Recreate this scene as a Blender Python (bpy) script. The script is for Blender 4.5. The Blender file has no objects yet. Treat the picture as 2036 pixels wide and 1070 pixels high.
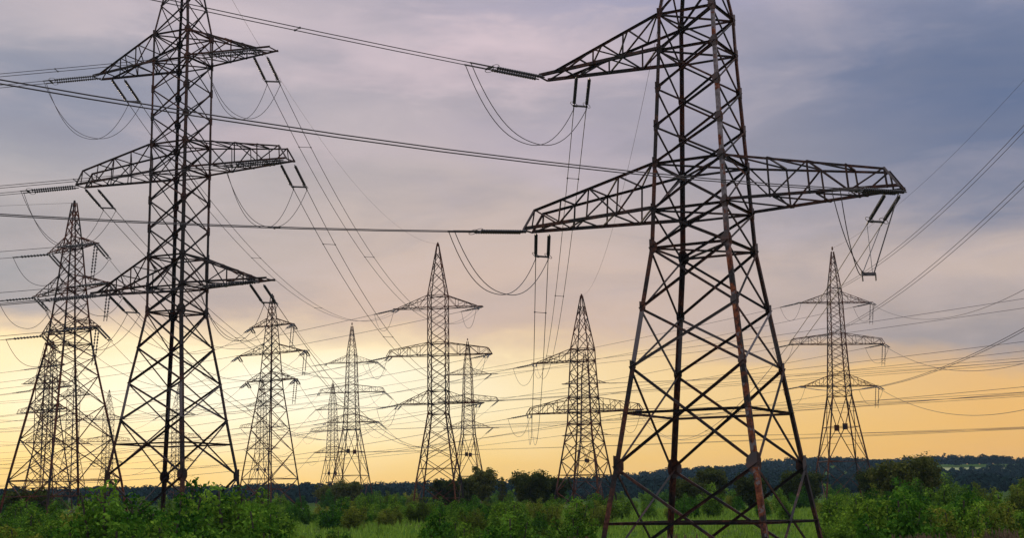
import bpy, math, random
import numpy as np
from mathutils import Vector, Matrix
random.seed(7); np.random.seed(7)
sc = bpy.context.scene
col = sc.collection
R = math.radians

# ------------------------------------------------------------------ camera
EYE = 3.2                                   # eye height over the near ground
F_PX, H_PX, ROLL = 2905.29, 1006.36, -0.012939   # focal length / eye level in photo pixels
PITCH = math.atan((H_PX-535)/F_PX)
cp, sp = math.cos(PITCH), math.sin(PITCH)
r0 = Vector((1,0,0)); d0 = Vector((0,sp,-cp)); fwd = Vector((0,cp,sp))
rr = r0*math.cos(ROLL)-d0*math.sin(ROLL); dd = r0*math.sin(ROLL)+d0*math.cos(ROLL)
cam = bpy.data.objects.new('camera', bpy.data.cameras.new('camera'))
col.objects.link(cam); sc.camera = cam
m3 = Matrix((rr, -dd, -fwd)).transposed()
cam.matrix_world = Matrix.Translation((0,0,EYE)) @ m3.to_4x4()
cam.data.sensor_width = 36; cam.data.lens = F_PX/2036*36
cam.data.clip_start = .5; cam.data.clip_end = 9000
def at(u, v, D):
    """world point seen at photo pixel (u,v) at forward distance D"""
    d = rr*(u-1018)+dd*(v-535)+fwd*F_PX
    return Vector((0,0,EYE))+d*(D/d.y)

# ------------------------------------------------------------------ world, sun, exposure
SUN_AZ, SUN_EL = -17.0, 5.0                 # degrees; azimuth from +Y, negative = left
w = bpy.data.worlds.new('World'); sc.world = w; w.use_nodes = True
nt = w.node_tree; N = nt.nodes; L = nt.links; N.clear()
def node(t, **k):
    n = N.new(t)
    for a, b in k.items(): setattr(n, a, b)
    return n
def mth(op, a, b=None, c=None, clamp=False):
    n = node('ShaderNodeMath', operation=op); n.use_clamp = clamp
    for i, x in enumerate((a, b, c)):
        if x is None: continue
        if isinstance(x, (int, float)): n.inputs[i].default_value = x
        else: L.new(x, n.inputs[i])
    return n.outputs[0]
def ramp(fac, stops, interp='LINEAR'):
    n = node('ShaderNodeValToRGB'); n.color_ramp.interpolation = interp
    e = n.color_ramp.elements
    while len(e) < len(stops): e.new(.5)
    for el, (p, c) in zip(e, stops):
        el.position = p
        c = c if isinstance(c, tuple) else (c,)*3
        el.color = (*[((x/255+.055)/1.055)**2.4 if x > 10 else x/255/12.92 for x in c], 1)
    L.new(fac, n.inputs[0]); return n.outputs[0]
def mixc(f, a, b, bt='MIX'):
    n = node('ShaderNodeMix', data_type='RGBA', blend_type=bt)
    if isinstance(f, (int, float)): n.inputs[0].default_value = f
    else: L.new(f, n.inputs[0])
    for i, x in ((6, a), (7, b)):
        if isinstance(x, tuple): n.inputs[i].default_value = (*x, 1)
        else: L.new(x, n.inputs[i])
    return n.outputs[2]
tc = node('ShaderNodeTexCoord'); sep = node('ShaderNodeSeparateXYZ'); L.new(tc.outputs['Generated'], sep.inputs[0])
X, Y, Z = sep.outputs
el = mth('MULTIPLY', mth('ARCSINE', Z), 180/math.pi)           # elevation, degrees
az = mth('MULTIPLY', mth('ARCTAN2', X, Y), 180/math.pi)        # azimuth, degrees
comb = node('ShaderNodeCombineXYZ')
L.new(mth('MULTIPLY', az, .09), comb.inputs[0]); L.new(mth('MULTIPLY', el, .30), comb.inputs[1])
def noise(scale, detail=4, rough=.5, off=(0,0,0), dist=0.):
    mp = node('ShaderNodeMapping'); mp.inputs['Location'].default_value = off
    L.new(comb.outputs[0], mp.inputs[0])
    n = node('ShaderNodeTexNoise'); n.inputs['Scale'].default_value = scale; n.inputs['Detail'].default_value = detail
    n.inputs['Roughness'].default_value = rough; n.inputs['Distortion'].default_value = dist
    L.new(mp.outputs[0], n.inputs['Vector']); return n.outputs['Fac']
n1 = noise(.9, 4, .5, (3.1, 1.2, 0), .4); n2 = noise(2.6, 5, .55, (7.7, 4.4, 2), .3); n3 = noise(.55, 3, .5, (1.5, 9.2, 5), .2)
# elevation of the lower cloud edge sinks towards the right
azn = mth('DIVIDE', mth('ADD', az, 20), 40, clamp=True)        # 0 left .. 1 right edge
edge = mth('SUBTRACT', 7.2, mth('MULTIPLY', mth('POWER', azn, 1.5), 2.6))
e2 = mth('ADD', mth('SUBTRACT', el, edge), mth('ADD', mth('MULTIPLY', mth('SUBTRACT', n1, .5), 2.4), mth('MULTIPLY', mth('SUBTRACT', n2, .5), 2.2)))
deck = mth('DIVIDE', mth('ADD', e2, .5), 1.35, clamp=True)
deck = mth('SMOOTH_MIN', deck, 1, .2)
# clear glow under the deck
gl = mth('DIVIDE', el, 8, clamp=True)
glowL = ramp(gl, [(0,(246,196,76)),(.22,(252,212,104)),(.48,(255,232,160)),(.8,(253,224,168)),(1,(238,200,162))])
glowR = ramp(gl, [(0,(238,172,70)),(.3,(238,182,90)),(.6,(232,184,118)),(1,(205,168,140))])
azg = mth('POWER', mth('DIVIDE', mth('ADD', az, 8), 26, clamp=True), .9)
glow = mixc(azg, glowL, glowR)
streak = mth('MULTIPLY', mth('SUBTRACT', noise(3.6, 3, .5, (2.2, 8.8, 1)), .5), .35)
glow = mixc(mth('ADD', .12, streak, clamp=True), glow, (.62,.42,.24))
# deck colours
dk = mth('DIVIDE', el, 20, clamp=True)
deckL = ramp(dk, [(.3,(196,176,164)),(.5,(180,172,170)),(.7,(166,166,174)),(.88,(166,164,174)),(1,(176,168,180))])
deckM = ramp(dk, [(.25,(214,182,160)),(.45,(196,176,166)),(.65,(184,172,172)),(.85,(180,170,180)),(1,(186,174,184))])
deckR = ramp(dk, [(.25,(178,160,148)),(.45,(176,164,164)),(.62,(150,148,158)),(.8,(132,140,164)),(1,(150,152,176))])
f1 = mth('DIVIDE', mth('ADD', az, 19), 17, clamp=True); f2 = mth('DIVIDE', mth('SUBTRACT', az, 1), 17, clamp=True)
deckc = mixc(f2, mixc(f1, deckL, deckM), deckR)
sh = mth('MULTIPLY', mth('SUBTRACT', n3, .47), 3.2, clamp=True)
deckc = mixc(mth('MULTIPLY', sh, .55), deckc, (.245,.27,.365))
hl = mth('MULTIPLY', mth('SUBTRACT', n2, .5), 3.0, clamp=True)
deckc = mixc(mth('MULTIPLY', hl, .38), deckc, (.62,.53,.55))
def blob(base, a, e, sa, se, c, k, wob=1.0):
    ea = mth('DIVIDE', mth('ADD', mth('SUBTRACT', az, a), mth('MULTIPLY', mth('SUBTRACT', n1, .5), 9*wob)), sa)
    ee = mth('DIVIDE', mth('ADD', mth('SUBTRACT', el, e), mth('MULTIPLY', mth('SUBTRACT', n2, .5), 4*wob)), se)
    g = mth('EXPONENT', mth('MULTIPLY', mth('ADD', mth('MULTIPLY', ea, ea), mth('MULTIPLY', ee, ee)), -1))
    return mixc(mth('MULTIPLY', g, k), base, lin_(c))
def lin_(c): return tuple(((x/255+.055)/1.055)**2.4 for x in c)
deckc = blob(deckc, 19, 15, 9, 4.6, (84,104,140), .9)
deckc = blob(deckc, 19.5, 11.7, 5, .8, (96,112,142), .6)
deckc = blob(deckc, -17, 15.3, 8, 2.4, (118,130,156), .8)
deckc = blob(deckc, -19.5, 8.6, 6, 1.7, (132,142,156), .8)
deckc = blob(deckc, 19, 5.9, 9, 1.2, (146,142,150), .8, .6)
deckc = blob(deckc, 18, 8.8, 6, 1.2, (206,184,168), .6)
deckc = blob(deckc, -1, 17.6, 7, 1.3, (216,196,204), .75, 1.3)
deckc = blob(deckc, -13, 18.6, 6, 1.1, (206,192,200), .6, 1.3)
deckc = blob(deckc, -10, 14.2, 5, .9, (198,180,188), .5, 1.3)
deckc = blob(deckc, 2.5, 14, 6, 1.6, (168,160,180), .55)
deckc = blob(deckc, 5, 19.5, 7, .9, (150,152,182), .6)
deckc = blob(deckc, 1, 8.6, 10, 1.6, (206,182,170), .5)
n4 = noise(1.25, 5, .52, (12.3, 3.3, 4), .8); n5 = noise(5.5, 6, .6, (4.3, 13.3, 7), .4)
tex = mth('ADD', mth('MULTIPLY', mth('SUBTRACT', n4, .5), .85), mth('MULTIPLY', mth('SUBTRACT', n5, .5), .15))
deckc = mixc(mth('MULTIPLY', tex, 1.15, clamp=True), deckc, (.66,.55,.56))
deckc = mixc(mth('MULTIPLY', tex, -1.7, clamp=True), deckc, (.20,.215,.29))
glow = blob(glow, -10, 4.4, 11, 2.1, (255,250,226), .95, .5)
skyc = mixc(deck, glow, deckc)
# unseen sky: brightened overhead and tuned behind the viewer to light the foliage
up = mth('DIVIDE', mth('SUBTRACT', el, 22), 45, clamp=True)
skyc = mixc(up, skyc, (1.9,1.95,2.1))
back = mth('MULTIPLY', mth('DIVIDE', mth('SUBTRACT', mth('ABSOLUTE', az), 60), 60, clamp=True), .8)
skyc = mixc(back, skyc, (.5,.5,.56))
nish = node('ShaderNodeTexSky', sky_type='NISHITA', sun_disc=False)
nish.sun_elevation = R(SUN_EL); nish.sun_rotation = R(SUN_AZ)
bgn = node('ShaderNodeBackground'); L.new(nish.outputs[0], bgn.inputs[0]); bgn.inputs[1].default_value = .05
bgc = node('ShaderNodeBackground'); L.new(skyc, bgc.inputs[0]); bgc.inputs[1].default_value = 1.13
mx = node('ShaderNodeMixShader'); mx.inputs[0].default_value = .93
L.new(bgn.outputs[0], mx.inputs[1]); L.new(bgc.outputs[0], mx.inputs[2])
out = node('ShaderNodeOutputWorld'); L.new(mx.outputs[0], out.inputs[0])
sun = bpy.data.objects.new('sun', bpy.data.lights.new('sun', 'SUN')); col.objects.link(sun)
sun.data.energy = 1.0; sun.data.angle = R(12); sun.data.color = (1, .78, .55)
sd = Vector((math.sin(R(SUN_AZ))*math.cos(R(SUN_EL+4)), math.cos(R(SUN_AZ))*math.cos(R(SUN_EL+4)), math.sin(R(SUN_EL+4))))
sun.rotation_euler = sd.to_track_quat('Z', 'Y').to_euler()
sc.view_settings.view_transform = 'Standard'; sc.view_settings.look = 'None'
sc.view_settings.exposure = 0; sc.view_settings.gamma = 1
sc.render.engine = 'CYCLES'
sc.render.resolution_x = 1024; sc.render.resolution_y = 539

# ------------------------------------------------------------------ materials
def material(name):
    m = bpy.data.materials.new(name); m.use_nodes = True
    return m, m.node_tree, m.node_tree.nodes['Principled BSDF']
def lin(c): return tuple(((x/255+.055)/1.055)**2.4 if x > 10 else x/255/12.92 for x in c)+(1,)
def cr(t, fac, stops):
    n = t.nodes.new('ShaderNodeValToRGB'); e = n.color_ramp.elements
    while len(e) < len(stops): e.new(.5)
    for el_, (p, c) in zip(e, stops): el_.position = p; el_.color = (*c, 1)
    t.links.new(fac, n.inputs[0]); return n.outputs[0]
def nz(t, scale, detail=4, vec=None, rough=.55):
    n = t.nodes.new('ShaderNodeTexNoise'); n.inputs['Scale'].default_value = scale
    n.inputs['Detail'].default_value = detail; n.inputs['Roughness'].default_value = rough
    if vec is None:
        tcn = t.nodes.new('ShaderNodeTexCoord'); vec = tcn.outputs['Object']
    t.links.new(vec, n.inputs['Vector']); return n.outputs['Fac']
def mixn(t, f, a, b):
    n = t.nodes.new('ShaderNodeMix'); n.data_type = 'RGBA'
    if isinstance(f, (int, float)): n.inputs[0].default_value = f
    else: t.links.new(f, n.inputs[0])
    for i, x in ((6, a), (7, b)):
        if isinstance(x, tuple): n.inputs[i].default_value = (*x, 1)
        else: t.links.new(x, n.inputs[i])
    return n.outputs[2]
def steel(name, rust, pale, upper=False):
    m, t, b = material(name)
    f = nz(t, .55, 5, rough=.6); g = nz(t, 6, 4)
    ri = t.nodes.new('ShaderNodeNewGeometry').outputs['Random Per Island']
    base = cr(t, g, [(.35, (.012,.010,.011)), (.6, (.024,.019,.019)), (.78, (.05,.042,.042))])
    rc = cr(t, g, [(.3, (.03,.008,.004)), (.55, (.13,.034,.013)), (.78, (.34,.12,.045))])
    rm = cr(t, f, [(.5-rust*.1, (0,0,0)), (.5-rust*.1+.12, (1,1,1))])
    mm = t.nodes.new('ShaderNodeMath'); mm.operation = 'MULTIPLY'; t.links.new(rm, mm.inputs[0]); mm.inputs[1].default_value = min(1, rust)
    c = mixn(t, mm.outputs[0], base, rc)
    pm = cr(t, ri, [(1-pale, (0,0,0)), (1-pale+.02, (1,1,1))])
    c = mixn(t, pm, c, (.13,.11,.115))
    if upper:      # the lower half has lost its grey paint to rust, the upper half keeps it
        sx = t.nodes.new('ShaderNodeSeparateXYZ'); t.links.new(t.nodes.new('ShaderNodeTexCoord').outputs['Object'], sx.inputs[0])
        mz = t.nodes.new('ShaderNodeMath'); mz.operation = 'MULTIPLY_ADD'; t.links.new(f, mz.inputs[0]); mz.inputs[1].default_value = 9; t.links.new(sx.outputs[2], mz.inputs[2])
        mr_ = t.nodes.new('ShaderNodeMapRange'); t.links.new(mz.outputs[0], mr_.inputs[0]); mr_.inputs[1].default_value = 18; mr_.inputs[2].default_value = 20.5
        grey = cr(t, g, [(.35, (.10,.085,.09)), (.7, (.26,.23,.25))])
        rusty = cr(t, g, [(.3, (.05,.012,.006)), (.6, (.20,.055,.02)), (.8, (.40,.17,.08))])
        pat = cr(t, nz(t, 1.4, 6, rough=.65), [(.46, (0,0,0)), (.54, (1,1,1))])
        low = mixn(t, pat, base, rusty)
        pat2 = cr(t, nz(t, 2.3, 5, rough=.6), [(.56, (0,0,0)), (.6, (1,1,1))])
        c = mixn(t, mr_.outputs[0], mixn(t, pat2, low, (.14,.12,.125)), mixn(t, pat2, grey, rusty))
    t.links.new(c, b.inputs['Base Color']); b.inputs['Roughness'].default_value = .75; b.inputs['Specular IOR Level'].default_value = .25
    return m
M = {}
M['steel'] = steel('rusty_steel', .38, .05)
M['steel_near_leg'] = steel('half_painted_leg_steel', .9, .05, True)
M['steel_leg'] = steel('rusty_leg_steel', .6, .05)
M['gusset'] = steel('weathered_plate_steel', .5, .25)
M['steel_far'] = steel('dark_lattice_steel', .8, .03)  # extra rust cover also stands in for the warm glow on distant pylons
def flat(name, c, rough=.6, metal=0., var=.3):
    m, t, b = material(name)
    g = nz(t, 9, 3)
    t.links.new(cr(t, g, [(.3, tuple(x*(1-var) for x in c)), (.7, tuple(min(1, x*(1+var)) for x in c))]), b.inputs['Base Color'])
    b.inputs['Roughness'].default_value = rough; b.inputs['Metallic'].default_value = metal
    return m
M['wire'] = flat('weathered_aluminium_cable', (.07,.06,.065), .6, .3)
M['insul'] = flat('dark_insulator_glass', (.035,.032,.036), .3)
M['fitting'] = flat('cast_steel_fitting', (.09,.08,.08), .6, .4)
M['ring'] = flat('corona_ring_metal', (.16,.15,.15), .5, .5)
M['concrete'] = flat('footing_concrete', (.13,.125,.11), .9)
M['bark'] = flat('bark', (.06,.045,.035), .9)
M['dryscrub'] = flat('dry_stalks', (.13,.085,.045), .9, var=.5)
def leafmat(name, dark, mid, light, trans=.3):
    m = bpy.data.materials.new(name); m.use_nodes = True; t = m.node_tree; t.nodes.clear()
    g = t.nodes.new('ShaderNodeNewGeometry'); oi = t.nodes.new('ShaderNodeObjectInfo')
    pos = t.nodes.new('ShaderNodeTexCoord').outputs['Object']
    c = cr(t, g.outputs['Random Per Island'], [(0, dark), (.55, mid), (1, light)])
    c2 = cr(t, nz(t, 1.1, 3, pos), [(.35, dark), (.5, mid), (.68, light)])
    c = mixn(t, .55, c, c2)
    hs = t.nodes.new('ShaderNodeHueSaturation'); t.links.new(c, hs.inputs['Color'])
    mr = t.nodes.new('ShaderNodeMapRange'); t.links.new(oi.outputs['Random'], mr.inputs[0]); mr.inputs[3].default_value = .65; mr.inputs[4].default_value = 1.6
    t.links.new(mr.outputs[0], hs.inputs['Value'])
    mh = t.nodes.new('ShaderNodeMapRange'); t.links.new(oi.outputs['Random'], mh.inputs[0]); mh.inputs[3].default_value = .52; mh.inputs[4].default_value = .465
    t.links.new(mh.outputs[0], hs.inputs['Hue'])
    d = t.nodes.new('ShaderNodeBsdfPrincipled'); d.inputs['Roughness'].default_value = .8; d.inputs['Specular IOR Level'].default_value = 0; t.links.new(hs.outputs[0], d.inputs['Base Color'])
    tr = t.nodes.new('ShaderNodeBsdfTranslucent'); t.links.new(hs.outputs[0], tr.inputs[0])
    mxs = t.nodes.new('ShaderNodeMixShader'); mxs.inputs[0].default_value = trans
    t.links.new(d.outputs[0], mxs.inputs[1]); t.links.new(tr.outputs[0], mxs.inputs[2])
    o = t.nodes.new('ShaderNodeOutputMaterial'); t.links.new(mxs.outputs[0], o.inputs[0])
    return m
M['leaf'] = leafmat('shrub_leaves', (.010,.038,.004), (.06,.165,.015), (.21,.40,.045))
M['leaf_yel'] = leafmat('yellowish_shrub_leaves', (.035,.06,.006), (.11,.16,.02), (.24,.27,.045))
M['leaf_tree'] = leafmat('tree_leaves', (.022,.036,.008), (.05,.07,.016), (.11,.115,.03), .25)
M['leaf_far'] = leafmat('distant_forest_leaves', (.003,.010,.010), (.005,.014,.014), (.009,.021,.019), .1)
M['grassblade'] = leafmat('grass_blades', (.06,.13,.012), (.12,.26,.03), (.22,.36,.05))

# ------------------------------------------------------------------ mesh helpers
class MB:
    def __init__(s): s.v = []; s.f = []; s.n = 0
    def add(s, v, f):
        s.v += v; s.f += [tuple(i+s.n for i in q) for q in f]; s.n += len(v)
    def prism(s, p, q, prof, up):
        """extrude a 2-D outline [(a,b)] from p to q; b runs along `up`"""
        p = Vector(p); q = Vector(q); d = (q-p).normalized(); up = Vector(up)
        b = up-d*up.dot(d)
        if b.length < 1e-4: b = Vector((1,0,0))-d*d.x
        b.normalize(); a = d.cross(b); n = len(prof)
        s.add([tuple(o+a*x+b*y) for o in (p, q) for x, y in prof],
              [(i, (i+1) % n, n+(i+1) % n, n+i) for i in range(n)]+[tuple(range(n-1, -1, -1)), tuple(range(n, 2*n))])
    def angle(s, p, q, w, up, t=None, flip=1):
        t = t or max(.012, w*.1)
        s.prism(p, q, [(0,0), (w*flip,0), (w*flip,t), (t*flip,t), (t*flip,w), (0,w)], up)
    def bar(s, p, q, w, up=(0,0,1), h=None):
        h = h or w; a = w/2; b = h/2
        s.prism(p, q, [(-a,-b), (a,-b), (a,b), (-a,b)], up)
    def tube(s, pts, r, n=5):
        pts = [Vector(p) for p in pts]; v = []; f = []
        for i, p in enumerate(pts):
            d = (pts[min(i+1, len(pts)-1)]-pts[max(i-1, 0)]).normalized()
            b = Vector((0,0,1)) if abs(d.z) < .95 else Vector((1,0,0))
            a = d.cross(b).normalized(); b = a.cross(d)
            v += [tuple(p+a*r*math.cos(2*math.pi*k/n)+b*r*math.sin(2*math.pi*k/n)) for k in range(n)]
        for i in range(len(pts)-1):
            for k in range(n): f.append((i*n+k, i*n+(k+1) % n, (i+1)*n+(k+1) % n, (i+1)*n+k))
        f += [tuple(range(n-1, -1, -1)), tuple(range((len(pts)-1)*n, len(pts)*n))]
        s.add(v, f)
    def lathe(s, p, d, prof, n=8):
        """prof [(distance along d, radius)]"""
        p = Vector(p); d = Vector(d).normalized()
        b = Vector((0,0,1)) if abs(d.z) < .9 else Vector((1,0,0))
        a = d.cross(b).normalized(); b = a.cross(d); v = []; f = []
        for t, r in prof: v += [tuple(p+d*t+a*r*math.cos(2*math.pi*k/n)+b*r*math.sin(2*math.pi*k/n)) for k in range(n)]
        for i in range(len(prof)-1):
            for k in range(n): f.append((i*n+k, i*n+(k+1) % n, (i+1)*n+(k+1) % n, (i+1)*n+k))
        f += [tuple(range(n-1, -1, -1)), tuple(range((len(prof)-1)*n, len(prof)*n))]
        s.add(v, f)
    def ring(s, c, nrm, R_, r, n=14, m=4):
        c = Vector(c); nrm = Vector(nrm).normalized(); b = Vector((0,0,1)) if abs(nrm.z) < .9 else Vector((1,0,0))
        a = nrm.cross(b).normalized(); b = a.cross(nrm); v = []; f = []
        for i in range(n):
            th = 2*math.pi*i/n; e = a*math.cos(th)+b*math.sin(th)
            v += [tuple(c+e*(R_+r*math.cos(2*math.pi*k/m))+nrm*r*math.sin(2*math.pi*k/m)) for k in range(m)]
        for i in range(n):
            for k in range(m): f.append((i*m+k, i*m+(k+1) % m, ((i+1) % n)*m+(k+1) % m, ((i+1) % n)*m+k))
        s.add(v, f)
    def build(s, name, mat, parent=None):
        me = bpy.data.meshes.new(name); me.from_pydata(s.v, [], s.f); me.update()
        me.materials.append(mat)
        o = bpy.data.objects.new(name, me); col.objects.link(o); o.parent = parent
        return o
def tag(o, label=None, cat=None, group=None, kind=None):
    for k, v in (('label', label), ('category', cat), ('group', group), ('kind', kind)):
        if v: o[k] = v
    return o
def empty(name, loc=(0,0,0), rz=0, parent=None):
    o = bpy.data.objects.new(name, None); col.objects.link(o); o.location = loc; o.rotation_euler = (0,0,rz)
    o.parent = parent; o.empty_display_size = .5
    return o
KIDS = {}
def copy_tree(o, parent=None):
    c = o.copy(); col.objects.link(c); c.parent = parent
    for ch in [x for x in bpy.data.objects if x.parent == o]: copy_tree(ch, c)
    return c

# ------------------------------------------------------------------ terrain
def sst(x, a, b):
    t = min(1, max(0, (x-a)/(b-a))); return t*t*(3-2*t)
GK = [(0,-3.3), (64,-3.05), (88,-2.55), (140,-1.6), (214,-.9), (250,-.5), (350,.3), (480,.6), (640,1.0), (800,5), (1000,9), (1400,14), (3000,16)]
def gz(x, y):
    y_ = max(0, y)
    for (a, za), (b, zb) in zip(GK, GK[1:]):
        if y_ <= b: z = za+(zb-za)*(y_-a)/(b-a); break
    else: z = GK[-1][1]
    u = x/max(y_, 300)                                 # lateral direction
    z -= 3.5*sst(y_, 560, 900)*sst(-u, -.1, .3)*0.6
    z += sst(y_, 760, 1500)*(sst(u, .0, .21)*21+sst(u, .25, .5)*-3)
    z += .12*math.sin(x*.21+y*.13)*math.sin(y*.17-x*.05)*min(1, y_/60)
    return EYE+z
def terrain():
    ys = [-60,-20,0,10,20]+[20*1.045**k for k in range(1, 110)]
    ys = [y for y in ys if y < 2400]+[2600, 3400]
    v = []; f = []; nx = 90
    for y in ys:
        half = max(60, abs(y)*.62+40)
        for i in range(nx+1):
            x = -half+2*half*i/nx; v.append((x, y, gz(x, y)))
    for j in range(len(ys)-1):
        for i in range(nx):
            a = j*(nx+1)+i; f.append((a, a+1, a+nx+2, a+nx+1))
    me = bpy.data.meshes.new('ground'); me.from_pydata(v, [], f)
    for p in me.polygons: p.use_smooth = True
    m, t, b = material('meadow_ground')
    f1 = nz(t, .05, 5); f2 = nz(t, .9, 5)
    c = mixn(t, cr(t, f1, [(.4, (0,0,0)), (.6, (1,1,1))]), cr(t, f2, [(.3, (.02,.05,.008)), (.7, (.07,.15,.02))]), cr(t, f2, [(.3, (.04,.06,.015)), (.7, (.10,.13,.035))]))
    t.links.new(c, b.inputs['Base Color']); b.inputs['Roughness'].default_value = 1; b.inputs['Specular IOR Level'].default_value = 0
    me.materials.append(m)
    o = bpy.data.objects.new('ground', me); col.objects.link(o); tag(o, kind='structure')
terrain()

# ------------------------------------------------------------------ lattice pylons
# levels: (height over the foot, half width). heights in metres.
S = 1.6
def corner(w_, k): return [(-w_,-w_), (w_,-w_), (w_,w_), (-w_,w_)][k]
def interp(lv, z):
    for (a, wa), (b, wb) in zip(lv, lv[1:]):
        if a-1e-6 <= z <= b+1e-6: return wa+(wb-wa)*(z-a)/(b-a)
    return lv[-1][1]
def P3(lv, z, k):
    w_ = interp(lv, z); x, y = corner(w_, k); return Vector((x, y, z))
FACE_N = [Vector((0,-1,0)), Vector((1,0,0)), Vector((0,1,0)), Vector((-1,0,0))]
def pylon(spec, near, sm, lm, gm):
    """spec: prof outline, nodes (X panels), rings, arms, hub; returns Empty at origin"""
    root = empty('lattice_pylon')
    prof = spec['prof']; nodes = spec['nodes']; LW, BW = spec['leg'], spec['brace']
    top = prof[-1][0]
    foot = .0
    legs = []
    bz = [z for z in spec['segs']]
    for k in range(4):
        mb = MB(); c1 = FACE_N[k]; c2 = FACE_N[(k-1) % 4]
        for a, b in zip(bz, bz[1:]):
            p, q = P3(prof, a, k), P3(prof, b, k)
            lw = LW*(1-.42*sst(a, 0, top))
            if near:
                # angle section: one flange in each tower face, corner outward
                inx = Vector((-1 if p.x > 0 else 1, 0, 0)); iny = Vector((0, -1 if p.y > 0 else 1, 0)); t_ = .022
                for e1, e2 in ((inx, iny), (iny, inx)):
                    off = e2*(t_ if e1 is iny else 0)
                    vs = []
                    for o in (p, q):
                        s0 = o+(e1*t_ if e1 is iny else e1*0)
                        vs += [s0, o+e1*lw, o+e1*lw+e2*t_, s0+e2*t_]
                    mb.add([tuple(x) for x in vs], [(0,1,2,3), (7,6,5,4), (0,4,5,1), (1,5,6,2), (2,6,7,3), (3,7,4,0)])
            else:
                mb.bar(p, q, lw*.8)
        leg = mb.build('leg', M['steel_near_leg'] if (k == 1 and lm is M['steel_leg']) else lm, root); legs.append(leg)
        f = MB(); p = P3(prof, 0, k); f.lathe((p.x, p.y, -1.2), (0,0,1), [(0,.5), (1.2,.42), (1.4,.3)], 10); f.build('footing', M['concrete'], root)
    # face bracing
    for k in range(4):
        mb = MB(); n = FACE_N[k]; k2 = (k+1) % 4
        ins = -n*.03
        for a, b, kind in nodes:
            pa, pb, qa, qb = P3(prof, a, k), P3(prof, b, k), P3(prof, a, k2), P3(prof, b, k2)
            bw = BW*(1-.3*sst(a, 0, top))
            g2 = -n*(.06 if near else .02)
            if kind == 'X':
                if near:
                    mb.angle(pa+ins, qb+ins, bw, n); mb.angle(qa+ins+g2, pb+ins+g2, bw, -n)
                else:
                    mb.bar(pa, qb, bw*.85); mb.bar(qa+g2, pb+g2, bw*.85)
            elif kind == 'Z' or kind == 'N':
                p, q = (pa, qb) if (kind == 'Z') == (k % 2 == 0) else (qa, pb)
                mb.angle(p+ins, q+ins, bw, n) if near else mb.bar(p, q, bw*.85)
            elif kind == 'K':      # open base: diagonals meet at a hub, a strut through it
                h = a+(b-a)*.52; hub = (P3(prof, h, k)+P3(prof, h, k2))/2
                for p in (pa, pb, qa, qb): mb.bar(p, hub, bw*1.1)
                mb.bar(P3(prof, h, k), P3(prof, h, k2), bw)
                mb.bar(hub-Vector((0,0,.5)), hub+Vector((0,0,.5)), .1, (1,0,0), .85) if abs(n.y) else mb.bar(hub-Vector((0,0,.25)), hub+Vector((0,0,.25)), .35, (1,0,0), .08)
                for fr in (.26, .76):   # secondary lacing of the leg bays
                    zz = a+(b-a)*fr
                    for kk, pp in ((k, pa if fr < .5 else pb), (k2, qa if fr < .5 else qb)):
                        mid = (pp+hub)/2; mb.bar(P3(prof, zz, kk), mid, bw*.55)
        for z in spec['struts']:
            p, q = P3(prof, z, k), P3(prof, z, k2)
            bw = BW*.95
            mb.angle(p+ins*2, q+ins*2, bw, n) if near else mb.bar(p, q, bw*.85)
        mb.build('face_bracing', sm, root)
    # plan bracing
    for z in spec['plan']:
        mb = MB(); e = Vector((0,0,-.07))
        mb.bar(P3(prof, z, 0)+e, P3(prof, z, 2)+e, BW*.7); mb.bar(P3(prof, z, 1)+e*1.8, P3(prof, z, 3)+e*1.8, BW*.7)
        mb.build('plan_bracing', sm, root)
    # gusset plates on the corners
    for k in range(4):
        for z in spec['gus']:
            p = P3(prof, z, k); mb = MB(); big = spec.get('big', {}).get(z, 1)
            a_ = (.2 if near else .14)*big; t_ = .012
            for fk in (k, (k-1) % 4):
                n = FACE_N[fk]; tdir = Vector((-p.x/abs(p.x),0,0)) if abs(n.y) else Vector((0,-p.y/abs(p.y),0))
                c = p+n*.015
                vs = [c+tdir*-.02+Vector((0,0,-a_*1.3)), c+tdir*a_*.7+Vector((0,0,-a_*1.15)), c+tdir*a_*1.3+Vector((0,0,-a_*.45)), c+tdir*a_*1.3+Vector((0,0,a_*.45)),
                      c+tdir*a_*.7+Vector((0,0,a_*1.15)), c+tdir*-.02+Vector((0,0,a_*1.3))]
                vv = [tuple(x) for x in vs]+[tuple(x+n*t_) for x in vs]
                mb.add(vv, [(0,1,2,3,4,5), (11,10,9,8,7,6)]+[(i, 6+i, 6+(i+1) % 6, (i+1) % 6) for i in range(6)])
            mb.build('gusset_plate', gm, legs[k])
    # cross arms: side, bottom height, top height, length, kind
    tips = {}
    for (nm, side, zb, zt, ln, kind) in spec['arms']:
        ka, kb = (0, 3) if side < 0 else (1, 2)
        Bn, Bf, Tn, Tf = P3(prof, zb, ka), P3(prof, zb, kb), P3(prof, zt, ka), P3(prof, zt, kb)
        tw = spec.get('tipw', .45); cw = BW*1.25
        zr = zb+(.9 if kind == 'blunt' else .12)
        lt = ln*(.93 if kind == 'blunt' else 1)
        tipn, tipf = Vector((side*ln, -tw, zb)), Vector((side*ln, tw, zb))
        ttn, ttf = Vector((side*lt, -tw, zr)), Vector((side*lt, tw, zr))
        if kind == 'point':      # top chords come down on the bottom chords short of their ends
            ttn, ttf = Bn.lerp(tipn, .86)+Vector((0,0,.08)), Bf.lerp(tipf, .86)+Vector((0,0,.08))
        arm = MB()
        def ch(mb, p, q, w_, up):
            mb.angle(p, q, w_, up) if near else mb.bar(p, q, w_*.8, up)
        for p, q in ((Bn, tipn), (Bf, tipf)): ch(arm, p, q, cw, (0,0,1))
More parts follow.
